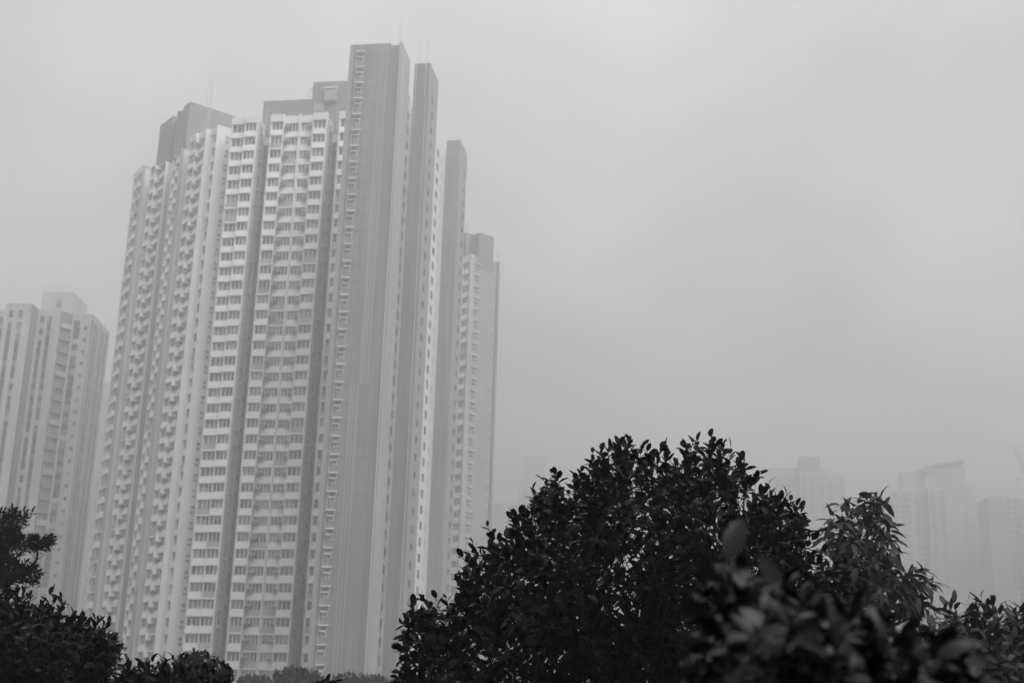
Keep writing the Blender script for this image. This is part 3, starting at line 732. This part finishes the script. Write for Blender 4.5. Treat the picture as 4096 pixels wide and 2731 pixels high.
right = [(1905, 1235), (1896, 1190), (1922, 1155), (1950, 1142), (1975, 1155), (1982, 1118), (2018, 1108), (2042, 1152), (2055, 1195), (2046, 1225), (2068, 1245), (2062, 1280), (2050, 1310),
         (2090, 1318), (2110, 1290), (2140, 1305), (2168, 1340), (2160, 1375), (2125, 1398), (2090, 1405), (2050, 1430), (2000, 1500), (1940, 1560), (1915, 1450), (1930, 1330)]
tree('leafy_tree', 'grey-leaved tree with long drooping leaves behind the right side of the bush', 'tree', right, 14.5, .7, 240, 6, .165, .36, LEAF_MID, 15,
     twig=.24, droop=.7, up=.5, limb=.05, nodes=45, edge=60, curl=.6, holes=[(2060, 1345, 18, 16), (1985, 1290, 12, 9), (2010, 1385, 14, 12), (1960, 1230, 8, 8), (2030, 1240, 8, 7)])
low_r = [(2135, 1640), (2120, 1440), (2180, 1400), (2230, 1388), (2270, 1395), (2300, 1410), (2330, 1398), (2360, 1385), (2420, 1400), (2440, 1640)]
tree('shrub', 'low dark shrub with upright leaf tips in the bottom right corner', 'shrub', low_r, 11.0, .8, 500, 6, .13, .40, LEAF_MID, 8, twig=.22, droop=.35, up=.6, limb=.04, nodes=50, edge=80, shoots=50)
left_b = [(-60, 1660), (-60, 1385), (0, 1375), (40, 1368), (95, 1372), (140, 1385), (195, 1425), (240, 1450), (275, 1475), (265, 1510), (250, 1560), (255, 1660)]
tree('shrub', 'dark bush with upright oval leaf shoots filling the bottom left corner', 'shrub', left_b, 9.0, 1.0, 900, 7, .072, .45, LEAF, 21, twig=.16, up=.8, limb=.045, nodes=70, edge=110, shoots=90)
left_b2 = [(-60, 1470), (-60, 1165), (-10, 1172), (22, 1165), (48, 1172), (82, 1168), (60, 1192), (38, 1205), (48, 1222), (85, 1228), (118, 1226), (132, 1244), (100, 1256), (55, 1252),
           (20, 1262), (38, 1284), (78, 1292), (106, 1318), (78, 1334), (30, 1338), (-15, 1348), (-20, 1470)]
tree('tree', 'dark tree with tufted finger-like boughs reaching in at the left frame edge', 'tree', left_b2, 17.0, .7, 700, 8, .075, .38, LEAF, 31, twig=.12, up=.15, limb=.07, nodes=50, edge=60)
hed = [(250, 1660), (262, 1540), (300, 1532), (330, 1512), (370, 1525), (420, 1520), (450, 1535), (500, 1545), (540, 1560), (560, 1660)]
tree('hedge', 'low dark hedge with pointed leaf tips along the bottom, right of the corner bush', 'hedge', hed, 9.3, .6, 420, 7, .072, .45, LEAF, 41, twig=.14, up=.9, limb=.03, nodes=40, edge=60, shoots=70)
rnd_t = [(402, 1600), (398, 1525), (415, 1505), (445, 1495), (475, 1498), (500, 1512), (520, 1530), (538, 1550), (520, 1600)]
tree('small_tree', 'small round dark tree below the window bays at the bottom left', 'tree', rnd_t, 22.0, 1.0, 420, 7, .10, .45, LEAF, 51, twig=.22, up=.5, limb=.06, nodes=40, edge=50)
shd = [(170, 1600), (160, 1480), (190, 1440), (225, 1440), (262, 1460), (285, 1478), (270, 1500), (262, 1600)]
tree('small_tree', 'tufty dark tree standing behind the bottom left bush, against the tower foot', 'tree', shd, 19.0, .8, 330, 7, .09, .42, LEAF, 53, twig=.2, up=.5, limb=.06, nodes=30, edge=50)
pts_ = [(700, 1650), (715, 1582), (735, 1556), (752, 1552), (775, 1575), (800, 1650)]
tree('shrub', 'single dark leafy shoot poking up at the bottom below the grey slab', 'shrub', pts_, 9.0, .15, 40, 7, .085, .42, LEAF, 61, twig=.14, up=1.2, limb=.012, nodes=10, edge=20)
for i, (ol, dd, lb) in enumerate([
    ([(535, 1620), (545, 1555), (580, 1548), (620, 1552), (640, 1620)], 95, 'pale distant tree top between the round dark tree and the slab foot'),
    ([(620, 1620), (632, 1542), (660, 1532), (690, 1530), (720, 1538), (740, 1550), (750, 1620)], 80, 'grey distant tree crown in front of the four-bay wing foot'),
    ([(745, 1620), (760, 1552), (800, 1545), (850, 1548), (890, 1556), (930, 1566), (950, 1620)], 85, 'grey distant tree crown in front of the grey slab foot')]):
    tree('street_tree', lb, 'tree', ol, dd, 3.5, 700, 7, .26, .5, LEAF_FAR, 71 + i, twig=.6, up=.4, limb=.15, nodes=40, edge=50, group='trees at the foot of the tower')
near = [(1585, 1640), (1600, 1560), (1580, 1520), (1615, 1450), (1640, 1400), (1620, 1380), (1618, 1330), (1645, 1312), (1690, 1330), (1725, 1315), (1770, 1330), (1810, 1305), (1845, 1320),
        (1895, 1370), (1950, 1390), (2010, 1425), (2060, 1460), (2120, 1450), (2180, 1460), (2225, 1505), (2245, 1560), (2220, 1640)]
tree('branch', 'blurred close leafy branch with large glossy leaves at the lower right', 'branch', near, 1.75, .22, 250, 6, .043, .46, LEAF_NEAR, 91, twig=.05, up=.5, limb=.005, nodes=26, edge=120, spread=1.1, curl=.35,
     extra=[((1672, 1292), (.28, 0, 1), .062, 1.05), ((1665, 1335), (-1, 0, .35), .04, 1.0), ((1640, 1400), (-1, 0, .1), .045, .8)])

# ------------------------------------------------------------------ haze
hz = MB(); hz.box(-900, 900, -80, 1120, -2, 144)
ho = hz.build('haze', []); ho['kind'] = 'stuff'; ho['label'] = 'pale rain haze filling the air between the towers'
hm = bpy.data.materials.new('haze_air'); hm.use_nodes = True; ht = hm.node_tree; ht.nodes.clear()
mo = N(ht, 'ShaderNodeOutputMaterial'); pv = N(ht, 'ShaderNodeVolumePrincipled')
pv.inputs['Color'].default_value = (.83, .83, .83, 1); pv.inputs['Density'].default_value = .0028; pv.inputs['Anisotropy'].default_value = .72
ht.links.new(pv.outputs[0], mo.inputs['Volume']); ho.data.materials.append(hm)
